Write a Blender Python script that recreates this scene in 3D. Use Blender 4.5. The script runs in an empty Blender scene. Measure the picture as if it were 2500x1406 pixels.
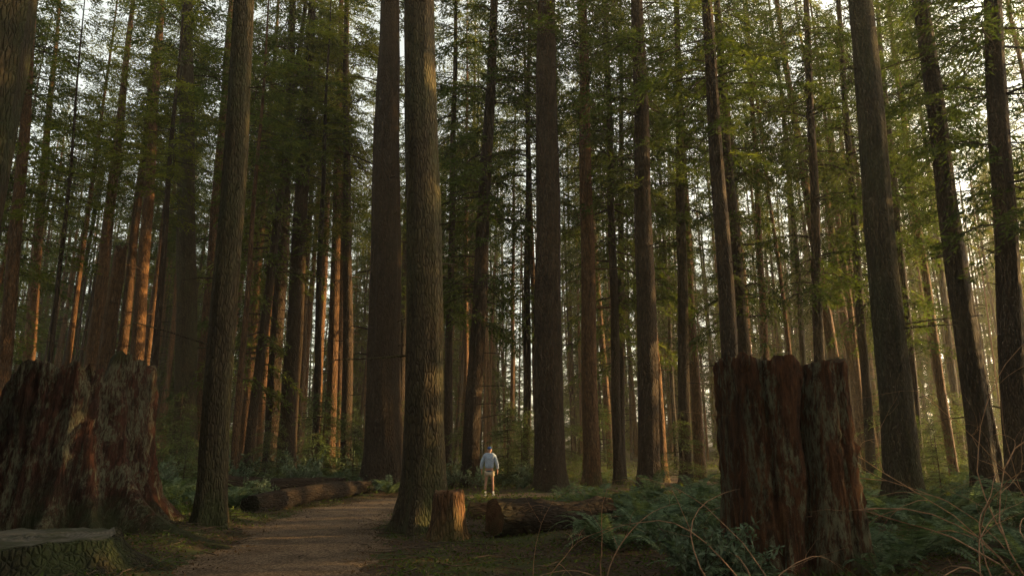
import bpy, math, random
import numpy as np
from mathutils import Vector
R = math.radians
scene = bpy.context.scene
col = scene.collection
random.seed(7)

# ------------------------------------------------------------------ materials
def new_mat(name):
    m = bpy.data.materials.new(name); m.use_nodes = True
    nt = m.node_tree; nt.nodes.clear()
    out = nt.nodes.new('ShaderNodeOutputMaterial')
    return m, nt, out
def N(nt, t, **kw):
    n = nt.nodes.new(t)
    for k, v in kw.items(): setattr(n, k, v)
    return n
def ramp(nt, fac, stops):
    r = N(nt, 'ShaderNodeValToRGB'); e = r.color_ramp.elements
    while len(e) < len(stops): e.new(0.5)
    for i, (p, c) in enumerate(stops):
        e[i].position = p; e[i].color = (c[0], c[1], c[2], 1)
    nt.links.new(fac, r.inputs[0]); return r.outputs[0]
def mapped(nt, scale, kind='Object'):
    tc = N(nt, 'ShaderNodeTexCoord'); mp = N(nt, 'ShaderNodeMapping')
    mp.inputs['Scale'].default_value = scale
    nt.links.new(tc.outputs[kind], mp.inputs[0]); return mp.outputs[0]
def noise_n(nt, vec, scale, detail=6, rough=0.6, dist=0.0):
    n = N(nt, 'ShaderNodeTexNoise')
    n.inputs['Scale'].default_value = scale; n.inputs['Detail'].default_value = detail
    n.inputs['Roughness'].default_value = rough; n.inputs['Distortion'].default_value = dist
    nt.links.new(vec, n.inputs['Vector']); return n.outputs['Fac']
def mixc(nt, f, a, b, mode='MIX'):
    m = N(nt, 'ShaderNodeMix', data_type='RGBA', blend_type=mode)
    for s, v in ((m.inputs[0], f), (m.inputs[6], a), (m.inputs[7], b)):
        if isinstance(v, (int, float)): s.default_value = v
        elif isinstance(v, tuple): s.default_value = (v[0], v[1], v[2], 1)
        else: nt.links.new(v, s)
    return m.outputs[2]
def mathn(nt, op, a, b=0.0):
    m = N(nt, 'ShaderNodeMath', operation=op)
    for i, v in enumerate((a, b)):
        if isinstance(v, (int, float)): m.inputs[i].default_value = v
        else: nt.links.new(v, m.inputs[i])
    return m.outputs[0]
def finish(nt, out, colr, rough=0.9, bump=None, bstr=0.5, bdist=0.02, spec=0.2):
    p = N(nt, 'ShaderNodeBsdfPrincipled')
    if isinstance(colr, tuple): p.inputs['Base Color'].default_value = (*colr, 1)
    else: nt.links.new(colr, p.inputs['Base Color'])
    p.inputs['Roughness'].default_value = rough
    p.inputs['Specular IOR Level'].default_value = spec
    if bump is not None:
        b = N(nt, 'ShaderNodeBump'); b.inputs['Strength'].default_value = bstr
        b.inputs['Distance'].default_value = bdist
        nt.links.new(bump, b.inputs['Height']); nt.links.new(b.outputs[0], p.inputs['Normal'])
    nt.links.new(p.outputs[0], out.inputs[0]); return p

def bark_mat(name, dark, mid, light, moss=0.5, mosscol=(0.05, 0.065, 0.02), sc=1.0, bd=0.05, lc=.35):
    m, nt, out = new_mat(name)
    v1 = mapped(nt, (7*sc, 7*sc, 1.4*sc)); n1 = noise_n(nt, v1, 1.6, 7, 0.68)
    v2 = mapped(nt, (11*sc, 11*sc, 3.0*sc))
    vo = N(nt, 'ShaderNodeTexVoronoi', feature='DISTANCE_TO_EDGE'); vo.inputs['Scale'].default_value = 1.3
    nt.links.new(v2, vo.inputs['Vector'])
    crack = ramp(nt, vo.outputs['Distance'], [(0.0, (0.2,)*3), (0.25, (1, 1, 1))])
    c = ramp(nt, n1, [(0.3, dark), (0.52, mid), (0.72, light)])
    c = mixc(nt, 0.6, c, crack, 'MULTIPLY')
    v3 = mapped(nt, (1.4, 1.4, 0.35)); n3 = noise_n(nt, v3, 1.0, 5, 0.6)
    mf = ramp(nt, n3, [(0.62-0.25*moss, (0, 0, 0)), (0.85-0.25*moss, (1, 1, 1))])
    fine = noise_n(nt, mapped(nt, (1, 1, 1)), 38, 3, 0.7)
    mf2 = mathn(nt, 'MULTIPLY', mf, ramp(nt, fine, [(0.4, (0.1,)*3), (0.6, (1,)*3)]))
    c = mixc(nt, mathn(nt, 'MULTIPLY', mf2, min(1, moss*1.3)), c, mosscol)
    lich = ramp(nt, fine, [(0.64, (0, 0, 0)), (0.72, (1, 1, 1))])
    c = mixc(nt, mathn(nt, 'MULTIPLY', lich, lc), c, (0.13, 0.11, 0.07))
    oi = N(nt, 'ShaderNodeObjectInfo')
    val = mathn(nt, 'ADD', mathn(nt, 'MULTIPLY', oi.outputs['Random'], 0.6), 0.7)
    tc = N(nt, 'ShaderNodeTexCoord'); sx = N(nt, 'ShaderNodeSeparateXYZ'); nt.links.new(tc.outputs['Object'], sx.inputs[0])
    low = mathn(nt, 'ADD', mathn(nt, 'SUBTRACT', 0.6, sx.outputs['Z']), mathn(nt, 'MULTIPLY', mathn(nt, 'SUBTRACT', n3, 0.5), 2.5))
    c = mixc(nt, ramp(nt, low, [(0.1, (0,)*3), (0.8, (0.8*min(1, moss+.3),)*3)]), c, mosscol)
    hs = N(nt, 'ShaderNodeHueSaturation'); nt.links.new(val, hs.inputs['Value']); nt.links.new(c, hs.inputs['Color'])
    h = mathn(nt, 'ADD', mathn(nt, 'MULTIPLY', n1, 0.8), crack)
    h = mathn(nt, 'ADD', h, mathn(nt, 'MULTIPLY', fine, 0.25))
    finish(nt, out, hs.outputs[0], 0.92, h, 0.9, bd); return m

def leaf_mat(name, c1, c2, c3, trans=0.45, tcol=None, nscale=0.5):
    m, nt, out = new_mat(name)
    n = noise_n(nt, mapped(nt, (1, 1, 1)), nscale, 3, 0.6)
    c = ramp(nt, n, [(0.32, c1), (0.5, c2), (0.68, c3)])
    g = N(nt, 'ShaderNodeNewGeometry'); oi = N(nt, 'ShaderNodeObjectInfo')
    v = mathn(nt, 'ADD', mathn(nt, 'MULTIPLY', g.outputs['Random Per Island'], 0.8), 0.6)
    v = mathn(nt, 'MULTIPLY', v, mathn(nt, 'ADD', mathn(nt, 'MULTIPLY', oi.outputs['Random'], 0.5), 0.75))
    hs = N(nt, 'ShaderNodeHueSaturation'); nt.links.new(v, hs.inputs['Value']); nt.links.new(c, hs.inputs['Color'])
    hu = mathn(nt, 'ADD', mathn(nt, 'MULTIPLY', oi.outputs['Random'], -0.025), 0.515)
    nt.links.new(hu, hs.inputs['Hue'])
    d = N(nt, 'ShaderNodeBsdfDiffuse')
    nt.links.new(hs.outputs[0], d.inputs['Color'])
    t = N(nt, 'ShaderNodeBsdfTranslucent')
    tc = mixc(nt, 1.0, hs.outputs[0], tcol or (2.1, 1.9, 0.5), 'MULTIPLY')
    nt.links.new(tc, t.inputs[0])
    mx = N(nt, 'ShaderNodeMixShader'); mx.inputs[0].default_value = trans
    nt.links.new(d.outputs[0], mx.inputs[1]); nt.links.new(t.outputs[0], mx.inputs[2])
    nt.links.new(mx.outputs[0], out.inputs[0]); return m

M_red = bark_mat('red_brown_bark', (0.03, 0.015, 0.008), (0.105, 0.052, 0.024), (0.19, 0.105, 0.05), 0.2)
M_dark = bark_mat('dark_furrowed_bark', (0.011, 0.007, 0.0045), (0.03, 0.018, 0.011), (0.056, 0.035, 0.021), 0.25, (0.025, 0.03, 0.012), lc=.18)
M_grey = bark_mat('grey_green_bark', (0.018, 0.013, 0.008), (0.052, 0.038, 0.021), (0.092, 0.07, 0.04), 0.75, (0.042, 0.048, 0.018), 1.2, 0.05, .3)
M_moss = bark_mat('mossy_bark', (0.008, 0.006, 0.004), (0.022, 0.015, 0.009), (0.042, 0.03, 0.018), 0.8, (0.028, 0.037, 0.011), lc=.12, bd=.08)
M_needle = leaf_mat('conifer_needles', (0.02, 0.036, 0.015), (0.038, 0.06, 0.021), (0.068, 0.09, 0.027), .42)
M_needle2 = leaf_mat('conifer_needles_yellow', (0.036, 0.051, 0.015), (0.07, 0.088, 0.021), (0.115, 0.122, 0.027), 0.5)
M_sapl = leaf_mat('young_needles', (0.045, 0.068, 0.038), (0.065, 0.095, 0.052), (0.09, 0.125, 0.06), 0.35)
M_fern = leaf_mat('fern_green', (0.055, 0.082, 0.05), (0.09, 0.126, 0.077), (0.125, 0.168, 0.1), 0.3, (1.2, 1.3, 0.7), 2.0)
M_shrub = leaf_mat('broad_leaf_green', (0.08, 0.106, 0.075), (0.115, 0.15, 0.105), (0.15, 0.195, 0.135), 0.25, (1.2, 1.3, 0.7), 3.0)
M_moss_leaf = leaf_mat('moss_and_herbs', (0.035, 0.05, 0.015), (0.06, 0.085, 0.025), (0.095, 0.115, 0.035), 0.3, None, 1.0)
M_litter = leaf_mat('dead_leaves', (0.05, 0.028, 0.015), (0.1, 0.06, 0.032), (0.17, 0.11, 0.06), 0.1, (1, 1, 1), 1.0)

def rot_wood(name, darkf, rk, mossy, himoss, lichen):
    m, nt, out = new_mat(name)
    n1 = noise_n(nt, mapped(nt, (8, 8, 0.7)), 1.6, 10, 0.75, .4)
    c = ramp(nt, n1, [(0.34, (0.01*rk, 0.005*rk, 0.003)), (0.45, (0.055*rk, 0.022*rk, 0.012)), (0.57, (0.12*rk, 0.047*rk, 0.024)), (0.72, (0.17*rk, 0.083*rk, 0.046))])
    n2 = noise_n(nt, mapped(nt, (2.4, 2.4, 0.7)), 1.3, 9, 0.75, .4)
    f = ramp(nt, n2, [(.55-.05*lichen, (0, 0, 0)), (.59-.05*lichen, (1, 1, 1))])
    brk = noise_n(nt, mapped(nt, (18, 18, 4)), 1.2, 6, 0.75)
    f = mathn(nt, 'MULTIPLY', f, ramp(nt, brk, [(0.42, (0, 0, 0)), (0.54, (0.85,)*3)]))
    c = mixc(nt, f, c, (0.17, 0.17, 0.11))
    n3 = noise_n(nt, mapped(nt, (1, 1, 1)), 0.9, 7, 0.7)
    c = mixc(nt, mathn(nt, 'MULTIPLY', ramp(nt, n3, [(0.5, (0,)*3), (0.64, (1,)*3)]), darkf), c, (0.016, 0.012, 0.008))
    c = mixc(nt, .6, c, ramp(nt, brk, [(.35, (.25,)*3), (.6, (1,)*3)]), 'MULTIPLY')
    tc = N(nt, 'ShaderNodeTexCoord'); sx = N(nt, 'ShaderNodeSeparateXYZ'); nt.links.new(tc.outputs['Object'], sx.inputs[0])
    dz = mathn(nt, 'MULTIPLY', mathn(nt, 'SUBTRACT', n3, 0.5), 3.4)
    low = mathn(nt, 'ADD', mathn(nt, 'SUBTRACT', mossy, sx.outputs['Z']), dz)
    low = ramp(nt, low, [(0.2, (0,)*3), (0.9, (0.8,)*3)])
    c = mixc(nt, low, c, (0.034, 0.042, 0.013))
    hi = ramp(nt, mathn(nt, 'ADD', mathn(nt, 'SUBTRACT', sx.outputs['Z'], himoss), mathn(nt, 'MULTIPLY', dz, .5)), [(0.1, (0,)*3), (0.5, (0.7,)*3)])
    c = mixc(nt, hi, c, (0.045, 0.05, 0.016))
    h = mathn(nt, 'ADD', n1, mathn(nt, 'MULTIPLY', brk, 0.5))
    finish(nt, out, c, 0.92, h, 1.0, 0.14); return m
M_rot = rot_wood('rotten_dark_wood', .65, .85, .85, 3.2, 1.5)
M_rot2 = rot_wood('rotten_red_wood', .35, 1.2, .35, 2.75, 1.2)

def cutwood(name, a, b, mossy=0.0):
    m, nt, out = new_mat(name)
    v = mapped(nt, (1, 1, 1))
    w = N(nt, 'ShaderNodeTexWave', wave_type='RINGS', rings_direction='SPHERICAL')
    w.inputs['Scale'].default_value = 7; w.inputs['Distortion'].default_value = 2.5; w.inputs['Detail'].default_value = 3
    nt.links.new(v, w.inputs['Vector'])
    n = noise_n(nt, v, 5, 7, 0.7)
    f = mathn(nt, 'ADD', mathn(nt, 'MULTIPLY', w.outputs['Fac'], 0.1), mathn(nt, 'MULTIPLY', n, 0.9))
    c = ramp(nt, f, [(0.3, a), (0.7, b)])
    if mossy:
        n2 = noise_n(nt, v, 1.8, 7, 0.7)
        c = mixc(nt, ramp(nt, n2, [(.46, (0,)*3), (.58, (mossy,)*3)]), c, (0.03, 0.034, 0.015))
    finish(nt, out, c, 0.95, f, 0.8, 0.03, .1); return m
M_cutgrey = cutwood('grey_sawn_wood', (0.03, 0.028, 0.023), (0.13, 0.12, 0.1), .7)
M_cutbrown = cutwood('brown_sawn_wood', (0.04, 0.02, 0.012), (0.16, 0.088, 0.048), .5)

def ground_mat():
    m, nt, out = new_mat('forest_floor')
    v = mapped(nt, (1, 1, 1))
    n1 = noise_n(nt, v, 0.35, 8, 0.6); n2 = noise_n(nt, v, 14, 6, 0.7)
    c = ramp(nt, n2, [(0.3, (0.02, 0.013, 0.009)), (0.5, (0.055, 0.035, 0.022)), (0.7, (0.12, 0.078, 0.05))])
    mo = mathn(nt, 'ADD', n1, mathn(nt, 'MULTIPLY', mathn(nt, 'SUBTRACT', n2, 0.5), 0.25))
    c = mixc(nt, ramp(nt, mo, [(0.47, (0,)*3), (0.57, (0.85,)*3)]), c, (0.045, 0.06, 0.018))
    finish(nt, out, c, 0.95, n2, 1.0, 0.06); return m
def path_mat():
    m, nt, out = new_mat('gravel_path')
    v = mapped(nt, (1, 1, 1))
    n1 = noise_n(nt, v, 1.1, 7, 0.7); n2 = noise_n(nt, v, 24, 5, 0.8)
    vo = N(nt, 'ShaderNodeTexVoronoi'); vo.inputs['Scale'].default_value = 30; nt.links.new(v, vo.inputs['Vector'])
    c = ramp(nt, n2, [(0.36, (0.05, 0.031, 0.02)), (0.5, (0.165, 0.11, 0.07)), (0.64, (0.36, 0.26, 0.175))])
    c = mixc(nt, 0.8, c, ramp(nt, n1, [(0.38, (0.45,)*3), (0.6, (1,)*3)]), 'MULTIPLY')
    h = mathn(nt, 'ADD', n2, mathn(nt, 'MULTIPLY', vo.outputs['Distance'], 0.6))
    finish(nt, out, c, 0.95, h, 1.0, 0.05); return m
M_ground = ground_mat(); M_path = path_mat()
def plain(name, c, rough=0.85, var=0.25, sc=60):
    m, nt, out = new_mat(name)
    n = noise_n(nt, mapped(nt, (1, 1, 1)), sc, 4, 0.6)
    a = tuple(x*(1-var) for x in c); b = tuple(x*(1+var) for x in c)
    finish(nt, out, ramp(nt, n, [(0.35, a), (0.65, b)]), rough, n, 0.3, 0.004); return m
M_twig = plain('bare_twig_bark', (0.3, 0.17, 0.1), 0.7, 0.4, 12)
M_darktwig = plain('dark_twig_bark', (0.07, 0.05, 0.035), 0.8, 0.4, 12)

# ------------------------------------------------------------------ mesh helpers
def mk_mesh(name, V, F, mats, midx=None, smooth=True):
    V = np.asarray(V, dtype=np.float32); F = np.asarray(F, dtype=np.int32)
    me = bpy.data.meshes.new(name)
    me.vertices.add(len(V)); me.vertices.foreach_set('co', V.ravel())
    me.loops.add(F.size); me.loops.foreach_set('vertex_index', F.ravel())
    me.polygons.add(len(F)); me.polygons.foreach_set('loop_start', np.arange(0, F.size, 4, dtype=np.int32))
    me.polygons.foreach_set('use_smooth', np.full(len(F), smooth))
    if midx is not None: me.polygons.foreach_set('material_index', np.asarray(midx, dtype=np.int32))
    for m in mats: me.materials.append(m)
    me.update(calc_edges=True); return me
def obj(name, me, loc=(0, 0, 0), parent=None, rot=(0, 0, 0), sc=(1, 1, 1)):
    o = bpy.data.objects.new(name, me); col.objects.link(o)
    o.location = loc; o.rotation_euler = rot; o.scale = sc
    if parent: o.parent = parent
    return o
def tag(o, label=None, cat=None, group=None, kind=None):
    if label: o['label'] = label
    if cat: o['category'] = cat
    if group: o['group'] = group
    if kind: o['kind'] = kind
    return o
def join(parts):
    Vs, Fs, Is = [], [], []; off = 0
    for p in parts:
        V, F = p[0], p[1]; i = p[2] if len(p) > 2 else 0
        if len(F) == 0: continue
        Vs.append(np.asarray(V)); Fs.append(np.asarray(F)+off); Is.append(np.full(len(F), i) if np.isscalar(i) else i); off += len(V)
    return np.concatenate(Vs), np.concatenate(Fs), np.concatenate(Is)
def tube(pts, rad, sides=5):
    pts = np.asarray(pts, float); n = len(pts)
    T = np.gradient(pts, axis=0); T /= np.linalg.norm(T, axis=1)[:, None]+1e-9
    ref = np.array([0.13, 0.31, 0.94]) if abs(T[0][2]) < 0.85 else np.array([0.95, 0.2, 0.1])
    A = np.cross(T, ref); A /= np.linalg.norm(A, axis=1)[:, None]+1e-9
    B = np.cross(T, A)
    th = np.arange(sides)*2*math.pi/sides
    rad = np.asarray(rad)
    V = pts[:, None, :] + rad[:, None, None]*(A[:, None, :]*np.cos(th)[None, :, None]+B[:, None, :]*np.sin(th)[None, :, None])
    V = V.reshape(-1, 3); F = []
    for i in range(n-1):
        for j in range(sides):
            k = (j+1) % sides
            F.append((i*sides+j, i*sides+k, (i+1)*sides+k, (i+1)*sides+j))
    return V, np.array(F)
def diamonds(C, D, S, L, W):
    C = np.asarray(C); L = np.asarray(L)[:, None]; W = np.asarray(W)[:, None]
    n = len(C)
    V = np.stack([C, C+D*L*0.45+S*W*0.5, C+D*L, C+D*L*0.45-S*W*0.5], axis=1).reshape(-1, 3)
    F = np.arange(4*n).reshape(-1, 4)
    return V, F
def unit(a): return a/(np.linalg.norm(a, axis=-1, keepdims=True)+1e-9)

# ------------------------------------------------------------------ terrain
PATH = np.array([(1.0, -12), (-0.6, -4), (-1.9, 2), (-2.8, 6.5), (-3.15, 9.5), (-3.8, 13.5), (-4.4, 18), (-4.1, 21.6), (-2.9, 24.2), (-0.9, 25.7), (2.0, 26.6), (6.0, 29.5), (9, 36), (10, 48)])
def catmull(P, k=12):
    out = []
    for i in range(len(P)-1):
        p0 = P[max(i-1, 0)]; p1 = P[i]; p2 = P[i+1]; p3 = P[min(i+2, len(P)-1)]
        for t in np.linspace(0, 1, k, endpoint=False):
            out.append(0.5*((2*p1)+(-p0+p2)*t+(2*p0-5*p1+4*p2-p3)*t*t+(-p0+3*p1-3*p2+p3)*t**3))
    out.append(P[-1]); return np.array(out)
PC = catmull(PATH)
def pdist(x, y):
    x = np.atleast_1d(np.asarray(x, float)); y = np.atleast_1d(np.asarray(y, float))
    sh = x.shape; x = x.ravel(); y = y.ravel(); res = np.full(len(x), 1e9)
    for p in PC: res = np.minimum(res, (x-p[0])**2+(y-p[1])**2)
    return np.sqrt(res).reshape(sh)
def gh(x, y):
    x = np.atleast_1d(np.asarray(x, float)); y = np.atleast_1d(np.asarray(y, float))
    d = pdist(x, y); m = np.clip((d-1.05)/1.3, 0, 1); m = m*m*(3-2*m)
    g = 0.07*np.sin(.31*x+1)*np.cos(.27*y)+0.05*np.sin(.73*x+.45*y)+0.03*np.sin(1.7*x-.9*y)*np.cos(1.3*y+x)+0.015*np.sin(4.1*x+2.2*y)*np.sin(3.7*y-1.9*x)
    far = np.clip((y-40)/80, 0, 1.5)*1.6
    return -0.03+m*(0.10+g)+far
def g1(x, y): return float(gh(x, y)[0])

t = np.linspace(-1, 1, 241)
gx = 32*t+370*t**5; gy = 18+34*t+420*t**5
X, Y = np.meshgrid(gx, gy); Z = gh(X, Y)
V = np.stack([X, Y, Z], -1).reshape(-1, 3); n = 241
ii, jj = np.meshgrid(np.arange(n-1), np.arange(n-1), indexing='ij')
F = np.stack([ii*n+jj, ii*n+jj+1, (ii+1)*n+jj+1, (ii+1)*n+jj], -1).reshape(-1, 4)
tag(obj('ground', mk_mesh('ground', V, F, [M_ground])), kind='structure', label='dark forest floor of soil, needles and moss', cat='ground')
Tn = np.gradient(PC, axis=0); Tn = unit(Tn); Nn = np.stack([-Tn[:, 1], Tn[:, 0]], -1)
k = 15; s = np.linspace(-1, 1, k); V = []
for i, p in enumerate(PC):
    hwL = 1.42+0.2*math.sin(i*0.5)+0.15*math.sin(i*1.9)+.08*math.sin(i*3.1); hwR = 1.4+0.18*math.sin(i*.43+2)+0.15*math.sin(i*1.7+1)+.08*math.sin(i*2.9)
    for a in s:
        w = hwL if a > 0 else hwR
        q = p+Nn[i]*a*w
        V.append((q[0], q[1], 0.012*(1-a*a)+0.01*math.sin(q[0]*3)*math.sin(q[1]*2.3)+0.006 if abs(a) < 0.99 else g1(q[0], q[1])-0.01))
V = np.array(V); m_ = len(PC)
ii, jj = np.meshgrid(np.arange(m_-1), np.arange(k-1), indexing='ij')
F = np.stack([ii*k+jj, (ii+1)*k+jj, (ii+1)*k+jj+1, ii*k+jj+1], -1).reshape(-1, 4)
F = F[:, ::-1]
tag(obj('path', mk_mesh('path', V, F, [M_path])), kind='structure', label='curving brown gravel footpath through the forest', cat='path')

# ------------------------------------------------------------------ trees
def trunk_arrays(r, H, flare, seed, stubs=20, segs=26, top=0.12, bend=0.0, broken=False, nroots=5, stub_from=2.5, pw=1.5):
    rs = np.random.default_rng(seed)
    zs = [-0.35, 0, 0.08, 0.18, 0.32, 0.5, 0.75, 1.05, 1.45, 1.95, 2.6, 3.4]
    while zs[-1] < H-1.3: zs.append(zs[-1]+1.2)
    zs.append(H); zs = np.array(zs)
    th = np.arange(segs)*2*math.pi/segs
    ph = rs.uniform(0, 6.28, 8)
    V = []
    bx = rs.uniform(-1, 1); by = rs.uniform(-1, 1)
    def axis(z):
        u = z/H
        return np.array([bend*(math.sin(u*3+ph[0])-math.sin(ph[0]))*bx+0.03*math.sin(z*.6+ph[1]), bend*(math.sin(u*2.5+ph[2])-math.sin(ph[2]))*by, z])
    def rad(z): return r*(1-(1-top)*(max(z, 0)/H)**pw)
    for z in zs:
        lob = np.maximum(0, np.cos(nroots*th+ph[3]+0.6*np.sin(th+ph[4])))**1.5
        zz = max(z, -0.1)
        fl = flare*np.exp(-zz/(0.35+r*0.5))*(0.35+0.9*lob)+0.12*flare*math.exp(-zz/(1.2+r))
        flut = 0.035*np.cos(7*th+ph[5]+z*.15)+0.03*np.cos(11*th+ph[6]-z*.3)+rs.normal(0, 0.02, segs)
        rr = rad(z)*(1+fl+flut*(1 if z < H*0.9 else .5))
        c = axis(z)
        zo = rs.uniform(0, 0.9, segs)*r*2.2 if (broken and z == zs[-1]) else np.zeros(segs)
        V.append(np.stack([c[0]+rr*np.cos(th), c[1]+rr*np.sin(th), np.full(segs, z)+zo], -1))
    nz = len(zs); V = np.concatenate(V)
    F = [(i*segs+j, i*segs+(j+1) % segs, (i+1)*segs+(j+1) % segs, (i+1)*segs+j) for i in range(nz-1) for j in range(segs)]
    base = (nz-1)*segs
    F += [(base+j, base+j+1, base+segs-2-j, base+segs-1-j) for j in range(segs//2-1)]
    parts = [(V, np.array(F))]
    for q in range(stubs):
        z = stub_from+(H*0.6-stub_from)*rs.uniform(0, 1); a = rs.uniform(0, 6.28); L = rs.uniform(0.25, 1.0)*(1+1.8*rs.random()**3)
        c = axis(z); d = np.array([math.cos(a), math.sin(a), 0]); r0 = rad(z)*0.85
        up = rs.uniform(-0.15, 0.35)
        pts = [c+d*r0+np.array([0, 0, 0]), c+d*(r0+L*.4)+np.array([rs.normal(0, .03), rs.normal(0, .03), up*L*.4]),
               c+d*(r0+L*.75)+np.array([rs.normal(0, .06), rs.normal(0, .06), up*L*.6]), c+d*(r0+L)+np.array([rs.normal(0, .1), rs.normal(0, .1), up*L*.6-0.1*L])]
        w = 0.012+0.05*r
        parts.append(tube(pts, [w, w*.7, w*.5, w*.15], 4))
    return join(parts)

def crown_arrays(seed, L, Rm, nb, leaf=0.24, up=0.15, droop=0.5, bottom=0.35, gap=0.25, dens=1.0, mlf=7, asp=.3):
    rs = np.random.default_rng(seed); parts = []
    ts = np.sort(rs.uniform(0, 1, nb)); phg = rs.uniform(0, 6.28, 3)
    CC, DD, SS, LL, WW = [], [], [], [], []
    for tt in ts:
        prof = min(1, bottom+(1-bottom)*tt/0.25)*(1-max(0, (tt-0.25)/0.75))**0.8+0.06
        a = rs.uniform(0, 6.28); z = tt*L
        if math.sin(2*a+phg[0]+z*.7)*math.sin(z*1.1+phg[1]) > 1-gap*2.2 and rs.random() < .85: continue
        Rb = Rm*prof*rs.uniform(0.45, 1.15)
        if Rb < .2: continue
        d = np.array([math.cos(a), math.sin(a), 0]); sd = np.array([-math.sin(a), math.cos(a), 0]); upv = rs.uniform(-0.1, up*2); dr = rs.uniform(0.5, 1.3)*droop
        curve = rs.normal(0, .18)
        def P(s):
            s = np.asarray(s)[..., None]
            return d*s*Rb+sd*curve*s*s*Rb+np.array([0, 0, 1.])*(upv*s-dr*s*s)*Rb*0.8+np.array([0, 0, z])
        sp = np.linspace(0, 1, 4); pp = P(sp); w0 = 0.012+0.009*Rb
        V, F = tube(pp, [w0, w0*.75, w0*.45, w0*.12], 3); parts.append((V, F, 1))
        nt_ = max(3, int(Rb/0.2*dens)); s0 = rs.uniform(0.15, 0.3)
        ss = np.linspace(s0, 1.0, nt_)
        for sdg in (-1, 1):
            keep = rs.random(nt_) < 0.9
            s_ = ss[keep]
            if len(s_) == 0: continue
            org = P(s_); tl = (0.34*Rb*(1-s_)+0.34)*rs.uniform(0.6, 1.3, len(s_))*min(1, .5+Rb/3)
            ang = rs.uniform(0.6, 1.15, len(s_))
            td = unit(d*np.cos(ang)[:, None]+sdg*sd*np.sin(ang)[:, None]+np.array([0, 0, 1.])*rs.normal(-0.18, .2, len(s_))[:, None])
            fr = np.linspace(0.0, 1.0, mlf)
            C = org[:, None, :]+td[:, None, :]*(tl[:, None]*fr[None, :])[..., None]
            C[..., 2] -= (fr**2)[None, :]*tl[:, None]*0.35
            C = C.reshape(-1, 3)+rs.normal(0, 0.025, (C.shape[0]*C.shape[1], 3))
            sgn = np.tile(np.where(np.arange(mlf) % 2 == 0, 1., -1.), len(s_))[:, None]
            Dt = np.repeat(td, mlf, axis=0); side = unit(np.cross(Dt, np.array([0, 0, 1.])))
            Dl = unit(Dt+side*sgn*rs.uniform(.2, .9, (len(C), 1))+rs.normal(0, 0.25, (len(C), 3))+np.array([0, 0, -.12]))
            nrm = unit(np.array([0, 0, 1.])+rs.normal(0, 0.45, (len(C), 3)))
            Sl = unit(np.cross(Dl, nrm))
            CC.append(C); DD.append(Dl); SS.append(Sl)
            LL.append(leaf*rs.uniform(0.6, 1.4, len(C))); WW.append(leaf*asp*rs.uniform(0.6, 1.3, len(C)))
    V, F = diamonds(np.concatenate(CC), np.concatenate(DD), np.concatenate(SS), np.concatenate(LL), np.concatenate(WW))
    parts.append((V, F, 0)); return join(parts)

def mk_crown(name, arr, leafm, barkm=M_dark): return mk_mesh(name, arr[0], arr[1], [leafm, barkm], arr[2], False)
TALL = [mk_crown('tall_crown', crown_arrays(100+i, 25, 3.4, 155, 0.225, gap=.3, bottom=.5, mlf=9, asp=.27), M_needle if i in (1, 3, 4) else M_needle2) for i in range(5)]
LOWC = [mk_crown('dense_crown', crown_arrays(200+i, 21, 3.3, 165, 0.225, up=.1, droop=.4, bottom=.7, gap=.22, mlf=9, asp=.27), M_needle) for i in range(4)]
SPARSE = [mk_crown('sparse_crown', crown_arrays(300+i, 22, 3.1, 100, 0.225, bottom=.45, gap=.35, mlf=9, asp=.27), M_needle2 if i else M_needle) for i in range(3)]
SAP = [mk_crown('sapling_crown', crown_arrays(400+i, 4.2, 1.5, 70, 0.12, up=.1, droop=.3, bottom=.9, gap=.05, dens=1.8, mlf=6), M_sapl) for i in range(3)]

LAB = {'red': 'tall conifer with bare reddish brown trunk', 'dark': 'tall dark conifer with deeply furrowed bark', 'grey': 'tall conifer with grey green flaky bark', 'moss': 'massive old conifer with mossy rough bark'}
MATS = {'red': M_red, 'dark': M_dark, 'grey': M_grey, 'moss': M_moss}
def depth(d): return 0.973*d-0.37
placed = []
def tree(b, d, r, lean, kind='red', cb=None, crown='T', H=None, flare=0.5, stubs=24, lean_y=0.0, label=None, seed=None, x=None, sr=None, mi=None):
    x = b*depth(d) if x is None else x
    y = d; sd = seed or int(abs(x)*1000+abs(d)*77) % 99991
    rs = random.Random(sd); H = H or rs.uniform(36, 44)
    e = bpy.data.objects.new('conifer_tree', None); col.objects.link(e); e.empty_display_size = 0.5
    e.location = (x, y, g1(x, y)-0.03); e.rotation_euler = (-lean_y, lean, 0)
    tag(e, label or LAB[kind]+' on the forest floor', 'tree', 'conifer trees of the forest')
    A = trunk_arrays(r*1.02, H, flare, sd, stubs=stubs, bend=rs.uniform(0.1, 0.5), segs=30 if d < 30 else 16)
    obj('trunk', mk_mesh('trunk', A[0], A[1], [MATS[kind]]), parent=e)
    if crown:
        src = {'T': TALL, 'L': LOWC, 'S': SPARSE}[crown]
        me = src[rs.randrange(len(src)) if mi is None else mi]; cb = cb if cb is not None else max(12.0, 0.5*H)
        if x > 3 and crown == 'T' and mi is None: me = src[rs.choice((1, 3, 4))]
        L = {'T': 25, 'L': 21, 'S': 22}[crown]; sz = (H-cb+0.3)/L; sr = sr or min(1.25, 0.8+r*0.7)
        obj('crown', me, (0, 0, cb), e, (0, 0, rs.uniform(0, 6.28)), (sr, sr, sz))
    placed.append((x, y, r)); return e

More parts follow.
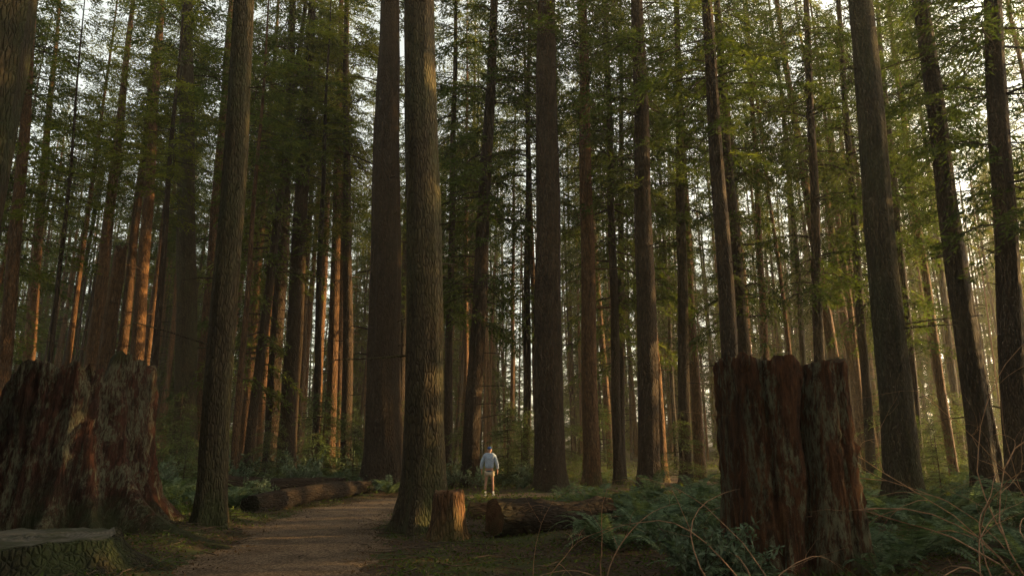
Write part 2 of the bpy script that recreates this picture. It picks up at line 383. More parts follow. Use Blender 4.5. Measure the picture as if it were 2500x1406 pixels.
tree(-.915, 12, .85, -.02, 'moss', 15, flare=.5, stubs=0, label='massive old conifer with mossy rough bark beside the big stump')
tree(-.762, 31, .30, -.09, 'red', 12)
tree(-.72, 45, .37, -.08, 'red', 16, 'S')
tree(-.70, 28, .10, -.055, 'dark', 9, 'S', H=24, label='slender dark young conifer leaning beside the big stump')
tree(-.639, 40, .38, -.02, 'red', 17, 'S')
tree(-.59, 42, .30, -.035, 'red', 17, 'T')
tree(-.564, 39, .38, -.05, 'red', 17, 'S', stubs=60, label='conifer with red bark and many crooked dead branches')
tree(-.537, 30, .16, -.035, 'dark', 12, 'S', H=26)
tree(-.477, 34, .52, -.105, 'grey', 18, label='thick straight conifer with knobbly grey brown bark')
tree(-.463, 41, .42, -.023, 'red', 15, 'T')
tree(-.443, 14.5, .27, -.029, 'grey', 19, flare=.5, stubs=10, label='slim grey green conifer at the edge of the path')
tree(-.396, 42, .26, -.013, 'red', 16, 'S')
tree(-.41, 30, .13, -.03, 'red', 13, 'S', H=27)
tree(-.357, 38, .38, -.032, 'dark', 16, flare=.35, label='dark conifer growing close against its neighbour')
tree(-.332, 37, .47, -.02, 'dark', 17, flare=.35, label='thick dark conifer growing close against its neighbour')
tree(-.288, 36, .18, -.04, 'dark', 12, 'S', H=28)
tree(-.258, 46, .34, -.045, 'red', 16, 'S')
tree(-.243, 38, .3, -.035, 'dark', 13, 'T')
tree(-.189, 28.6, .71, -.019, 'dark', 22, flare=.62, label='very thick dark conifer with flared roots beside the path')
tree(-.165, 43, .3, -.01, 'dark', 9, 'L')
tree(-.126, 14.8, .40, -.036, 'grey', 20, flare=.95, stubs=8, label='thick grey green conifer with spreading roots beside the path')
tree(-.096, 36, .21, 0, 'dark', 8, 'L')
tree(-.063, 31, .36, .047, 'dark', 7, 'L', label='dark conifer leaning slightly behind the walker')
tree(.021, 36, .2, .01, 'dark', 8, 'L')
tree(.055, 28.6, .58, .005, 'dark', 20, flare=.4, label='very thick red brown conifer beside the path')
tree(.117, 33, .38, .01, 'red', 12, 'T')
tree(.156, 34, .22, .01, 'dark', 8, 'L')
tree(.203, 29, .42, .018, 'dark', 13, flare=.5)
tree(.223, 37, .24, 0, 'red', 9, 'L')
tree(.255, 34, .28, .04, 'dark', 11, 'T')
tree(.277, 40, .3, .01, 'red', 13, 'T')
tree(.333, 26, .32, .008, 'dark', 13, 'T')
tree(.36, 35, .32, .014, 'dark', 7, 'L')
tree(.378, 40, .22, .03, 'red', 13, 'T')
tree(.456, 32, .25, .058, 'dark', 8, 'L')
tree(.528, 34, .21, .06, 'dark', 8, 'L')
tree(.575, 19.5, .42, .03, 'grey', 17, flare=.6, stubs=14, label='thick grey green conifer standing among ferns')
tree(.60, 36, .24, .04, 'dark', 7, 'L')
tree(.648, 38, .22, .03, 'red', 12, 'T')
tree(.696, 24, .36, .023, 'dark', 12, flare=.4, label='dark conifer leaning over the fern slope')
tree(.714, 30, .26, -.01, 'dark', 10, 'T')
tree(.747, 22, .36, .11, 'dark', 8, 'L', label='dark conifer with low green boughs leaning strongly', mi=0)
for (x, y, H) in [(15, 10, 18), (17, 7, 18), (22, 16, 28), (19, 2, 18), (23, 12, 28), (26.5, 20.5, 30), (22, 6, 22), (28, 16, 30), (31, 25, 29), (31, 20, 30), (36, 29, 28), (36, 24, 29), (15, -3, 18), (27, 9, 24), (42, 29, 26), (29, 30.5, 27), (32.5, 35, 25), (34, 14, 28), (33, 18, 28), (26, 13.7, 26), (38, 20.5, 28), (31, 12, 26)]:  # conifers added beyond the right frame edge to keep low sun off the foreground
    tree(0, y, .22, 0, 'dark', .4, 'L', x=x, H=H, stubs=0, sr=1.0, mi=[0, 1, 3][int(x) % 3], label='bushy conifer with boughs to the ground, added to screen the sun')
rb = random.Random(3)
for (x, y) in [(-14, 5), (-18, 8), (-20, 1), (-13, -3), (-8, -7), (-16, -10), (-4.5, -12), (5, -8), (9, -4), (11, -11), (4, -16), (-9, -16), (-22, -6), (16, -12), (-25, 10), (20, -8), (-1, -22), (9, -21), (-24, 17), (-28, 23), (-21, 13), (-31, 31), (-8, -1.5), (7, 0), (-27, 4)]:  # unseen trees added behind and beside the camera to block sky light
    tree(0, y, .4, 0, rb.choice(['dark', 'red', 'grey']), rb.uniform(1.5, 4), 'L', x=x, H=rb.uniform(28, 36), stubs=0, sr=1.2 if abs(x) < 10 else 1.45)
x = -.62*depth(35); A = trunk_arrays(.42, 11.6, .3, 55, stubs=14, top=.7, broken=True)
tag(obj('tree_snag', mk_mesh('snag', A[0], A[1], [M_red]), (x, 35, g1(x, 35))), 'dead broken red conifer trunk with a splintered top', 'dead tree')
placed.append((x, 35, .44))

TV = []
for i in range(8):
    kind = ['red', 'dark', 'red', 'red', 'dark', 'red', 'grey', 'red'][i]
    rr = [.28, .24, .19, .21, .16, .3, .18, .14][i]
    A = trunk_arrays(rr, 40, .35, 900+i, stubs=34, segs=12, bend=.7)
    TV.append((kind, rr, mk_mesh('trunk', A[0], A[1], [MATS[kind]])))
cnt = 0; tries = 0
rs = random.Random(21)
while cnt < 210 and tries < 20000:
    tries += 1
    y = 36+70*rs.random()**1.0; x = rs.uniform(-1, 1)*(0.84*y+4)
    if pdist(x, y)[0] < 2.5: continue
    if any((x-p[0])**2+(y-p[1])**2 < (1.5+0.01*y)**2 for p in placed): continue
    if 40 < y < 60 and x > 0 and rs.random() < .35: continue
    placed.append((x, y, .3)); cnt += 1
    kind, rr, tm = TV[rs.randrange(8)]
    s = rs.uniform(.75, 1.1); H = 40*s
    e = bpy.data.objects.new('conifer_tree', None); col.objects.link(e)
    e.location = (x, y, g1(x, y)); e.rotation_euler = (rs.gauss(0, .02), rs.gauss(0, .028), rs.uniform(0, 6.28))
    tag(e, LAB[kind]+' in the dense stand', 'tree', 'conifer trees of the forest')
    obj('trunk', tm, parent=e, sc=(s, s, s))
    q = rs.random(); side = x/y
    sunny = 38 < y < 62
    if sunny:
        if x < -8 and q < .6: src, L, cb = TALL, 25, rs.uniform(15, 19)
        else: src, L, cb = (SPARSE, 22, rs.uniform(16, 20)) if q < .85 else (TALL, 25, rs.uniform(16, 20))
    else:
        lowp = .62+.2*max(0, min(1, side+.3))
        if q < lowp: src, L, cb = LOWC, 21, rs.uniform(3, 9)
        else: src, L, cb = TALL, 25, rs.uniform(9, 15)
    sr = rs.uniform(.85, 1.2)
    obj('crown', src[rs.randrange(len(src))], (0, 0, cb), e, (0, 0, rs.uniform(0, 6.28)), (sr, sr, (H-cb+.3)/L))
lowcrowns = [crown_arrays(700+i, 26, 4.2, 60, 0.5, bottom=.85, dens=.6, mlf=6, asp=.35) for i in range(3)]
parts = []
for i in range(190):
    y = rs.uniform(103, 145); x = rs.uniform(-1, 1)*(0.9*y)
    z0 = g1(x, y); cr = lowcrowns[i % 3]; a = rs.uniform(0, 6.28); c_, s_ = math.cos(a), math.sin(a)
    hs_ = rs.uniform(.5, .8) if i % 3 else rs.uniform(1.0, 1.35)
    V = cr[0]@np.array([[c_, s_, 0], [-s_, c_, 0], [0, 0, 1]]); V = V*np.array([1, 1, hs_])+np.array([x, y, z0+rs.uniform(0, 2)])
    parts.append((V, cr[1], 0))
    tv, tf = tube([(x, y, z0-.3), (x, y, z0+12), (x+rs.gauss(0, .5), y, z0+36)], [.35, .28, .05], 6); parts.append((tv, tf, 1))
for i in range(420):
    y = rs.uniform(60, 110); x = rs.uniform(-1, 1)*(0.88*y)
    if pdist(x, y)[0] < 3: continue
    z0 = g1(x, y); rr = rs.uniform(.09, .2); ln = rs.gauss(0, 1.0)
    tv, tf = tube([(x, y, z0-.3), (x+ln*.3, y, z0+10), (x+ln, y, z0+34)], [rr, rr*.85, rr*.3], 6); parts.append((tv, tf, 1+i % 2))
A = join(parts)
tag(obj('distant_forest', mk_mesh('distant_forest', A[0], A[1], [M_needle, M_dark, M_red], A[2], False)), 'far-off conifer wood closing the view', 'forest', kind='stuff')

tv, tf = tube([(0, 0, -.1), (0.02, 0, 2.2), (0, 0, 4.4)], [.045, .03, .006], 6); SAPT = mk_mesh('sapling_stem', tv, tf, [M_dark])
def sapling(x, y, s, lab='young green conifer with feathery boughs among ferns'):
    e = bpy.data.objects.new('young_conifer', None); col.objects.link(e); e.location = (x, y, g1(x, y)-.03)
    tag(e, lab, 'young tree', 'young conifers of the understory')
    obj('trunk', SAPT, parent=e, sc=(s, s, s))
    obj('crown', SAP[int(abs(x*10)) % 3], (0, 0, .25*s), e, (0, 0, x), (s, s, s))
for (x, y, s) in [(-15.3, 32, 1.0), (-14.2, 30, .7), (-9.2, 34, 1.1), (-8.3, 36, .9), (-0.2, 32, .9), (.4, 30.5, .65), (-2.2, 33, .8), (-12, 35, .8), (-17.5, 36, 1.2), (-11, 40, 1), (2.6, 38, 1.1),
                  (8, 33, .8), (12, 36, 1.1), (17, 30, .8), (20, 26, .9), (5, 40, 1.1), (-19, 30, .8), (-6, 42, 1.2), (14.5, 24, .6), (18.5, 34, 1.2), (-7, 31, .6), (-10.5, 30, .55), (-13, 28, .5), (.7, 31.5, .8)]:
    sapling(x, y, s)
for i in range(60):
    y = rs.uniform(40, 95); x = rs.uniform(-1, 1)*.8*y
    if pdist(x, y)[0] < 3: continue
    sapling(x, y, rs.uniform(.8, 1.5), 'young green conifer growing beneath taller trees')

# ------------------------------------------------------------------ stumps
def stump_arrays(seed, r, h, roots, segs=140, topj=0.25, wob=0.12, flare=0.35, topfn=None, taper=.1, rg=1.6, square=0.0, wav=.03):
    rs = np.random.default_rng(seed); th = np.arange(segs)*2*math.pi/segs; ph = rs.uniform(0, 6.28, 12)
    ridge = sum((0.045/(1+0.3*i))*np.cos((5+3*i)*th+ph[i]) for i in range(6))+rs.normal(0, 0.014, segs)
    ridge = -np.abs(ridge)*1.1+.04
    shape = 1+wob*np.cos(2*th+ph[7])+0.5*wob*np.cos(3*th+ph[8])
    sq = 1/(np.abs(np.cos(th))**4+np.abs(np.sin(th))**4)**.25
    shape = shape*(1-square+square*sq)
    jag = topj*(0.5*np.sin(5*th+ph[9])+0.4*np.sin(11*th+ph[10]))+np.repeat(rs.uniform(-.7, .7, segs//4+1), 4)[:segs]*topj+rs.normal(0, .2, segs)*topj
    top = h+jag
    if topfn is not None: top = top+topfn(th)
    us = np.concatenate([[-0.12, 0, .02, .05, .09, .14, .2], np.linspace(.27, 1, 22)])
    V = []; dr = rs.normal(0, 1, (len(us), segs//4+1))
    for ui, u in enumerate(us):
        z = u*top if u > 0 else np.full(segs, u*h)
        dents = np.repeat(dr[ui], 4)[:segs]
        rr = r*shape*(1+ridge*rg+wav*np.cos(th*9+u*4)+0.012*dents+0.012*rs.normal(0, 1, segs))
        zz = np.maximum(z, 0)
        rr = rr*(1+flare*np.exp(-zz/(.28*h)))
        for (ra, rl, rw) in roots:
            dth = np.abs((th-ra+math.pi) % (2*math.pi)-math.pi)
            rr = rr+rl*np.exp(-(dth/rw)**2)*(.6*np.exp(-zz/(0.10*h))+.4*np.exp(-zz/(0.3*h)))
        rr = rr*(1-taper*u)
        V.append(np.stack([rr*np.cos(th), rr*np.sin(th), z], -1))
    last = V[-1]; cen = last.mean(0)
    for (f, dz) in ((.86, -.03), (.72, -.45), (.4, -.7), (.12, -.75)):
        q = last.copy(); q[:, :2] = cen[:2]+(last[:, :2]-cen[:2])*f; q[:, 2] = np.where(f > .8, last[:, 2]+dz, h+dz+rs.normal(0, .05, segs)); V.append(q)
    nz = len(V); V = np.concatenate(V)
    F = [(i*segs+j, i*segs+(j+1) % segs, (i+1)*segs+(j+1) % segs, (i+1)*segs+j) for i in range(nz-1) for j in range(segs)]
    base = (nz-1)*segs
    F += [(base+j, base+j+1, base+segs-2-j, base+segs-1-j) for j in range(segs//2-1)]
    return V, np.array(F)
def lt(th):
    return 0.12*np.cos(th-0.2)-0.3*np.exp(-(((th-5.55)/.05)**2))-0.3*np.exp(-(((th-3.6)/.4)**2))
V, F = stump_arrays(11, 1.32, 3.25, [(-0.47, 3.3, .14), (-0.8, 1.3, .1), (-1.2, .7, .1), (-1.9, .4, .15), (-2.6, .6, .2), (.6, 1.0, .25), (-0.1, 1.2, .12)], topj=.15, wob=.02, topfn=lt, rg=.8, taper=.06, square=.35, flare=.22, wav=.015)
tag(obj('tree_stump', mk_mesh('big_stump', V, F, [M_rot]), (-8.9, 14.3, -.02)), 'huge weathered red stump with jagged top and spreading roots', 'tree stump')
def rt(th):
    return -0.55*np.exp(-(((th-4.86)/.09)**2))+0.06*np.sin(th*2+1)
V, F = stump_arrays(23, .82, 2.86, [(-2.5, .3, .35), (-2.0, .12, .2), (-.9, .12, .25)], topj=.045, wob=.0, flare=.06, topfn=rt, taper=.0, rg=.25, square=.8, wav=.008)
ang = np.arctan2(V[:, 1], V[:, 0]); rad_ = np.hypot(V[:, 0], V[:, 1]); zc = V[:, 2]
cl = np.exp(-((ang+1.66-.09*zc+.04*np.sin(zc*4))/.075)**2)*(rad_ > .5)
V[:, :2] *= (1-.6*cl*np.clip(zc/.9+.2, 0, 1))[:, None]
cl2 = np.exp(-((ang+2.05+.05*zc)/.03)**2)*(rad_ > .5); V[:, :2] *= (1-.1*cl2)[:, None]
cl3 = np.exp(-((ang+1.05-.04*zc)/.035)**2)*(rad_ > .5); V[:, :2] *= (1-.1*cl3)[:, None]
ob = tag(obj('tree_stump', mk_mesh('split_stump', V, F, [M_rot2]), (3.86, 9.95, -.02)), 'tall split red stump with mossy top among ferns', 'tree stump')
def twiggy(seed, n, L, r0, spread=.7, up=1.0, curl=.5, levels=2, sides=4, az=None):
    rs = np.random.default_rng(seed); parts = []
    def grow(p, d, L, r, lev):
        steps = 12; pts = [p.copy()]; rad = [r]; c = rs.normal(0, curl/steps*2, 3)
        for i in range(steps):
            d = d+c+rs.normal(0, .09, 3); d[2] -= 0.035*(L > 1); d = d/np.linalg.norm(d); p = p+d*L/steps; pts.append(p.copy()); rad.append(r*(1-(i+1)/steps*.8))
            if lev > 0 and i > 1 and rs.random() < .27:
                nd = d+rs.normal(0, .5, 3); nd /= np.linalg.norm(nd); grow(p.copy(), nd, L*rs.uniform(.2, .5), rad[-1]*.6, lev-1)
        parts.append(tube(pts, rad, sides))
    for i in range(n):
        a = rs.uniform(0, 6.28) if az is None else az+rs.normal(0, .5)
        d = np.array([math.cos(a)*spread*rs.uniform(.3, 1.2), math.sin(a)*spread*rs.uniform(.3, 1.2), up]); d /= np.linalg.norm(d)
        grow(np.array([rs.normal(0, .12), rs.normal(0, .12), -.05]), d, L*rs.uniform(.6, 1.15), r0*rs.uniform(.7, 1.1), levels)
    return join(parts)
def bare(name, seed, loc, n, L, r0, mat, label, **kw):
    A = twiggy(seed, n, L, r0, **kw)
    return tag(obj(name, mk_mesh(name, A[0], A[1], [mat]), loc), label, 'shrub', 'bare leafless shrubs')
bare('bare_shrub', 1, (3.6, 10.0, 2.4), 6, 1.3, .008, M_darktwig, 'leafless twiggy shrub sprouting on top of the split stump')
bare('bare_shrub', 2, (4.1, 10.1, 2.4), 4, 1.0, .007, M_darktwig, 'leafless twiggy shrub sprouting on top of the split stump')
for i, (x, y, n, L, r0, az) in enumerate([(6.1, 8.9, 4, 4.2, .012, 2.7), (5.4, 8.3, 3, 2.6, .010, 2.8), (2.6, 8.4, 3, 2.2, .010, 2.6), (1.2, 9.2, 3, 1.9, .010, 2.0), (6.9, 10.0, 4, 4.4, .013, 2.4), (.3, 9.4, 2, 1.4, .008, 1.0), (6.2, 8.3, 2, 4.2, .012, 1.8), (3.0, 8.3, 3, 2.2, .009, .8)]):
    bare('bare_shrub', 40+i, (x, y, g1(x, y)), n, L, r0, M_twig, 'leafless shrub with arching pale orange brown stems', spread=.8, up=1.1, curl=.9, az=az)

def cut_stump(name, r, h, loc, seed, bm, cm, label, flare=.5, rx=1.0, tj_=.02):
    rs = np.random.default_rng(seed); segs = 48; th = np.arange(segs)*2*math.pi/segs; ph = rs.uniform(0, 6.28, 4)
    V = []; zs = [-.15, 0, .06, .14, .25, .4, .6, .8, .95, .99]; tj = rs.normal(0, tj_, segs)
    for u in zs:
        z = u*h; rr = r*(1+.05*np.cos(5*th+ph[0])+.03*np.cos(9*th+ph[1])+.02*rs.normal(0, 1, segs))*(1+flare*math.exp(-max(z, 0)/(.4*h))*(.5+.5*np.cos(3*th+ph[2])**2))*(1-.06*(u > .97))
        V.append(np.stack([rr*np.cos(th)*rx, rr*np.sin(th), np.full(segs, z)+(tj if u > .9 else 0)], -1))
    nz = len(V); top = V[-1]
    VV = np.concatenate(V); F = [(i*segs+j, i*segs+(j+1) % segs, (i+1)*segs+(j+1) % segs, (i+1)*segs+j) for i in range(nz-1) for j in range(segs)]
    o = tag(obj(name, mk_mesh(name, VV, np.array(F), [bm]), loc), label, 'tree stump')
    C = []
    for f in (1.0, .94, .7, .4, .12):
        q = top.copy(); q[:, :2] *= f; q[:, 2] = h*1.0+(0 if f > .98 else .02*rs.normal(0, 1, segs)*.5+.0); C.append(q)
    C[0][:, 2] = top[:, 2]
    nz = len(C); CV = np.concatenate(C); F = [(i*segs+j, i*segs+(j+1) % segs, (i+1)*segs+(j+1) % segs, (i+1)*segs+j) for i in range(nz-1) for j in range(segs)]
    base = (nz-1)*segs; F += [(base+j, base+j+1, base+segs-2-j, base+segs-1-j) for j in range(segs//2-1)]
    obj('cut_face', mk_mesh('cut_face', CV, np.array(F), [cm]), parent=o); return o
cut_stump('sawn_stump', 1.05, .5, (-6.4, 9.5, 0), 3, M_moss, M_cutgrey, 'low mossy sawn stump with weathered grey flat top', .9)
cut_stump('sawn_stump', .26, .86, (-1.2, 13.4, 0), 5, M_red, M_cutbrown, 'small brown sawn stump with mossy foot beside the roots', .7, tj_=.05)

def log(name, p0, p1, r, seed, mat, cm, label, taper=.9):
    rs = np.random.default_rng(seed); p0 = Vector(p0); p1 = Vector(p1); L = (p1-p0).length; segs = 28; nz = 22
    th = np.arange(segs)*2*math.pi/segs; ph = rs.uniform(0, 6.28, 4); V = []
    for i in range(nz):
        u = i/(nz-1); rr = r*(1-(1-taper)*u)*(1+.05*np.cos(3*th+ph[0]+u*3)+.05*np.cos(8*th+ph[1]+2*u)+.05*rs.normal(0, 1, segs)+.07*math.sin(u*9+ph[3]))
        jag = rs.normal(0, .12, segs)*(1 if i == nz-1 else 0)
        V.append(np.stack([rr*np.cos(th)+.04*math.sin(u*7+ph[0]), rr*np.sin(th)+.05*math.sin(u*5+ph[2]), np.full(segs, u*L)+jag], -1))
    first = V[0].copy(); last = V[-1].copy(); V = np.concatenate(V)
    F = [(i*segs+j, i*segs+(j+1) % segs, (i+1)*segs+(j+1) % segs, (i+1)*segs+j) for i in range(nz-1) for j in range(segs)]
    o = obj(name, mk_mesh(name, V, np.array(F), [mat]), p0)
    o.rotation_euler = (p1-p0).to_track_quat('Z', 'Y').to_euler()
    tag(o, label, 'fallen log')
    for q, sgn in ((first, -1), (last, 1)):
        C = [q]; cen = q.mean(0)
        for f in (.93, .6, .3, .1):
            c = q.copy(); c[:, :2] = cen[:2]+(c[:, :2]-cen[:2])*f; c[:, 2] += sgn*(.02+rs.normal(0, .012, segs)) if f < .9 else 0; C.append(c)
        CV = np.concatenate(C); n_ = len(C)
        F = [(i*segs+j, i*segs+(j+1) % segs, (i+1)*segs+(j+1) % segs, (i+1)*segs+j) for i in range(n_-1) for j in range(segs)]
        b_ = (n_-1)*segs; F += [(b_+j, b_+j+1, b_+segs-2-j, b_+segs-1-j) for j in range(segs//2-1)]
        F = np.array(F); F = F[:, ::-1] if sgn > 0 else F
        obj('cut_end', mk_mesh('cut_end', CV, F, [cm]), parent=o)
    return o
log('fallen_log', (-.33, 13.7, .3), (2.0, 15.3, .28), .36, 8, M_dark, M_cutbrown, 'thick dark mossy fallen log with a sawn end')
log('fallen_log', (-1.0, 16.6, .25), (1.2, 16.9, .18), .24, 9, M_red, M_cutbrown, 'reddish fallen log lying beside the path')
log('fallen_log', (-6.75, 18.4, .26), (-5.35, 26.4, .32), .26, 10, M_dark, M_dark, 'long dark fallen log along the path edge')
log('fallen_log', (-11.0, 25.5, .34), (-6.6, 27.2, .36), .3, 12, M_dark, M_dark, 'mossy fallen log lying among ferns')

# ------------------------------------------------------------------ ferns
def fern_arrays(seed, nf=20, L=1.0):
    rs = np.random.default_rng(seed); parts = []
    for i in range(nf):
        a = i/nf*6.28*2.4+rs.normal(0, .2); l = L*rs.uniform(.75, 1.2); rise = rs.uniform(.75, 1.35); dr = rs.uniform(.75, 1.15)
        d = np.array([math.cos(a), math.sin(a), 0]); sd = np.array([-math.sin(a), math.cos(a), 0]); tw = rs.normal(0, .12)
        ns = 30; s = np.linspace(0, 1, ns)
        P = d*(s*l*.85)[:, None]+sd*(tw*s*s*l)[:, None]+np.array([0, 0, 1.])*(rise*s*l-dr*s**2.4*l)[:, None]
        parts.append(tube(P[::5], np.linspace(.007, .002, len(P[::5])), 3))
        T = unit(np.gradient(P, axis=0)); w = l*.15*np.sin(np.clip(s*1.05+.1, 0, 1)*math.pi)**.6*(1-.35*s)
        for sg in (-1, 1):
            dirv = unit(sd*sg+T*.35+rs.normal(0, .06, (ns, 3))+np.array([0, 0, -.12]))
            V, F = diamonds(P[2:], dirv[2:], T[2:], w[2:], np.full(ns-2, l*.034)); parts.append((V, F))
    return join(parts)
FERN = [mk_mesh('fern', *(lambda A: (A[0], A[1]))(fern_arrays(50+i, 13+2*i)), [M_fern], None, False) for i in range(4)]
def bad(x, y):
    if pdist(x, y)[0] < 1.8: return True
    for (cx, cy, r) in ((-8.9, 14.3, 2.0), (3.82, 9.95, 1.05), (-6.4, 9.5, 1.3), (-1.2, 13.4, .5), (.9, 14.6, 1.3), (-1.75, 14.8, .9), (-.5, 14.0, .9)):
        if (x-cx)**2+(y-cy)**2 < r*r: return True
    return False
rs = random.Random(5); fc = 0; fpos = []; tries = 0
while fc < 275 and tries < 30000:
    tries += 1
    q = rs.random()
    if q < .6: x, y = rs.uniform(1.4, 14), 8.7+13*rs.random()**1.2
    elif q < .82: x, y = rs.uniform(-16, -5), rs.uniform(18, 36)
    else: x, y = rs.uniform(-5, 24), rs.uniform(24, 38)
    if bad(x, y) or abs(x) > .85*y+1: continue
    if x < 2.2 and y < 11.5: continue
    if -7.6 < x < -4.5 and y < 27: continue
    if 3.2 < x < 4.9 and y < 8.9: continue
    if any((x-a)**2+(y-b)**2 < .36 for a, b in fpos): continue
    fpos.append((x, y)); fc += 1; s = rs.uniform(.7, 1.55)
    if y < 10: s *= .6
    o = obj('fern', FERN[rs.randrange(4)], (x, y, g1(x, y)-.02), None, (rs.gauss(0, .08), rs.gauss(0, .08), rs.uniform(0, 6.28)), (s, s, s*rs.uniform(.75, 1.15)))
    tag(o, 'green sword fern with arching fronds on forest floor', 'fern', 'sword ferns of the forest floor')

def shrub_arrays(seed, n=26, L=.9, leaf=.13):
    rs = np.random.default_rng(seed); parts = []; C, D, S, LL, WW = [], [], [], [], []
    for i in range(n):
        a = rs.uniform(0, 6.28); t_ = rs.uniform(.1, 1); d = unit(np.array([math.cos(a)*t_, math.sin(a)*t_, 1.0])); l = L*rs.uniform(.5, 1.1)
        pts = np.array([d*l*s+np.array([math.cos(a), math.sin(a), 0])*.25*s*s*l+rs.normal(0, .015, 3) for s in np.linspace(0, 1, 6)])
        parts.append((*tube(pts, np.linspace(.009, .003, 6), 3), 1))
        for s in np.linspace(.35, 1, 9):
            p = pts[0]+(pts[-1]-pts[0])*s
            for _ in range(4 if s > .8 else 2):
                C.append(p); dd = unit(rs.normal(0, 1, 3)+np.array([0, 0, .2])); D.append(dd); S.append(unit(np.cross(dd, np.array([0, 0, 1.])+rs.normal(0, .4, 3)))); LL.append(leaf*rs.uniform(.7, 1.2)); WW.append(leaf*.42)
    V, F = diamonds(np.array(C), np.array(D), np.array(S), LL, WW); parts.append((V, F, 0)); return join(parts)
for i, (x, y, s) in enumerate([(2.3, 9.0, .8), (2.65, 9.3, .8), (2.9, 9.0, .65), (2.4, 9.8, .8), (8.4, 11.8, .7), (-8.6, 24, .9), (-10.6, 27.5, 1.1), (-13, 26, 1.1), (-1.5, 29.5, 1.1), (1.0, 31, 1.3), (-8.4, 28.5, 1.2), (-11.5, 30, 1.5), (-14.5, 29, 1.5), (-9.5, 31.5, 1.6), (.9, 29, 1.1), (-2.6, 30.5, 1.3), (-7, 33, 1.6)]):
    A = shrub_arrays(80+i)
    tag(obj('leafy_shrub', mk_mesh('leafy_shrub', A[0], A[1], [M_shrub, M_darktwig], A[2], False), (x, y, g1(x, y)), None, (0, 0, i), (s, s, s)), 'low broad-leaved evergreen shrub with pale green leaves', 'shrub', 'leafy evergreen shrubs')

def scatter(name, n, xr, yr, leaf, zmax, mat, label, seed, pathmin, clump=6, flat=.6):
    rs = np.random.default_rng(seed); m = n//clump
    x = rs.uniform(*xr, m*2); y = yr[0]+(yr[1]-yr[0])*rs.random(m*2)**1.3
    dd = pdist(x, y); k_ = (dd > pathmin+rs.uniform(0, .5, m*2)) & (np.abs(x) < .85*y+2); x = x[k_][:m]; y = y[k_][:m]; m = len(x)
    z = gh(x, y); big = rs.random(m)**2
    C = np.repeat(np.stack([x, y, z], -1), clump, 0)+rs.normal(0, 1, (m*clump, 3))*np.array([.14, .14, 0])
    low = np.clip((pdist(C[:, 0], C[:, 1])-1.2)/2.2, .15, 1)
    C[:, 2] = gh(C[:, 0], C[:, 1])+rs.random(m*clump)*np.repeat(big, clump)*zmax*low+.012+.03*(pdist(C[:, 0], C[:, 1]) < 1.7)
    D = unit(rs.normal(0, 1, (len(C), 3))*np.array([1, 1, flat])); S = unit(np.cross(D, unit(np.array([0, 0, 1.])+rs.normal(0, flat, (len(C), 3)))))
    V, F = diamonds(C, D, S, leaf*rs.uniform(.5, 1.5, len(C)), leaf*.5*rs.uniform(.5, 1.3, len(C)))
    tag(obj(name, mk_mesh(name, V, F, [mat], None, False)), label, 'ground cover', kind='stuff')
scatter('undergrowth', 70000, (-34, 34), (16, 60), .12, .5, M_moss_leaf, 'low green plants covering the forest floor', 1, 1.7)
scatter('ground_herbs', 36000, (-9, 13), (8, 24), .06, .16, M_moss_leaf, 'small mossy herbs on the forest floor', 2, 1.25)
scatter('leaf_litter', 66000, (-10, 13), (7, 28), .055, .015, M_litter, 'brown dead leaves and needles on soil', 3, .6, 4, .3)
rs2 = np.random.default_rng(9); parts = []
for i in range(900):
    x = rs2.uniform(-8, 11); y = rs2.uniform(7.5, 24)
    if pdist(x, y)[0] < 1.2 and rs2.random() < .85: continue
    a = rs2.uniform(0, 6.28); L = rs2.uniform(.15, .9)*(1 if pdist(x, y)[0] > 1.2 else .3); z = g1(x, y)+.03
    pts = [(x+math.cos(a)*L*s+rs2.normal(0, .02), y+math.sin(a)*L*s+rs2.normal(0, .02), z+rs2.uniform(0, .05)) for s in (0, .35, .7, 1)]
    parts.append(tube(pts, [.009, .008, .006, .002], 4))
A = join(parts); tag(obj('fallen_twigs', mk_mesh('fallen_twigs', A[0], A[1], [M_darktwig])), 'scattered fallen twigs on soil', 'twigs', kind='stuff')

# ------------------------------------------------------------------ person
def skin(name, verts, edges, radii, mat, parent=None, sub=2, loc=(0, 0, 0)):
    me = bpy.data.meshes.new(name); me.from_pydata(verts, edges, []); ob = bpy.data.objects.new(name, me); col.objects.link(ob)
    md = ob.modifiers.new('s', 'SKIN'); md.use_smooth_shade = True
    sv = me.skin_vertices[0].data
    for i, r in enumerate(radii):
        sv[i].radius = r if isinstance(r, tuple) else (r, r)
    sv[0].use_root = True
    ss = ob.modifiers.new('u', 'SUBSURF'); ss.levels = sub; ss.render_levels = sub
    dg = bpy.context.evaluated_depsgraph_get(); m2 = bpy.data.meshes.new_from_object(ob.evaluated_get(dg))
    bpy.data.objects.remove(ob); m2.materials.clear(); m2.materials.append(mat); m2.name = name
    for p in m2.polygons: p.use_smooth = True
    return obj(name, m2, loc, parent)
M_skin = plain('skin', (0.36, 0.2, 0.14), .6, .1); M_hood = plain('grey_hoodie', (0.31, 0.37, 0.48), .95, .25, 30); M_shorts = plain('khaki_shorts', (0.36, 0.3, 0.22), .9, .12)
M_hat = plain('blue_beanie', (0.03, 0.07, 0.2), .95, .3); M_white = plain('white_socks', (0.75, 0.73, 0.68), .9, .1); M_shoe = plain('pale_shoes', (0.6, 0.57, 0.53), .8, .2); M_navy = plain('navy_shirt', (0.02, 0.03, 0.055), .9, .2)
bv = [(0, 0, .95), (0, 0, 1.10), (0, 0, 1.30), (0, 0, 1.43), (0, 0, 1.50), (0, .01, 1.56), (0, .015, 1.64), (0, .01, 1.71)]
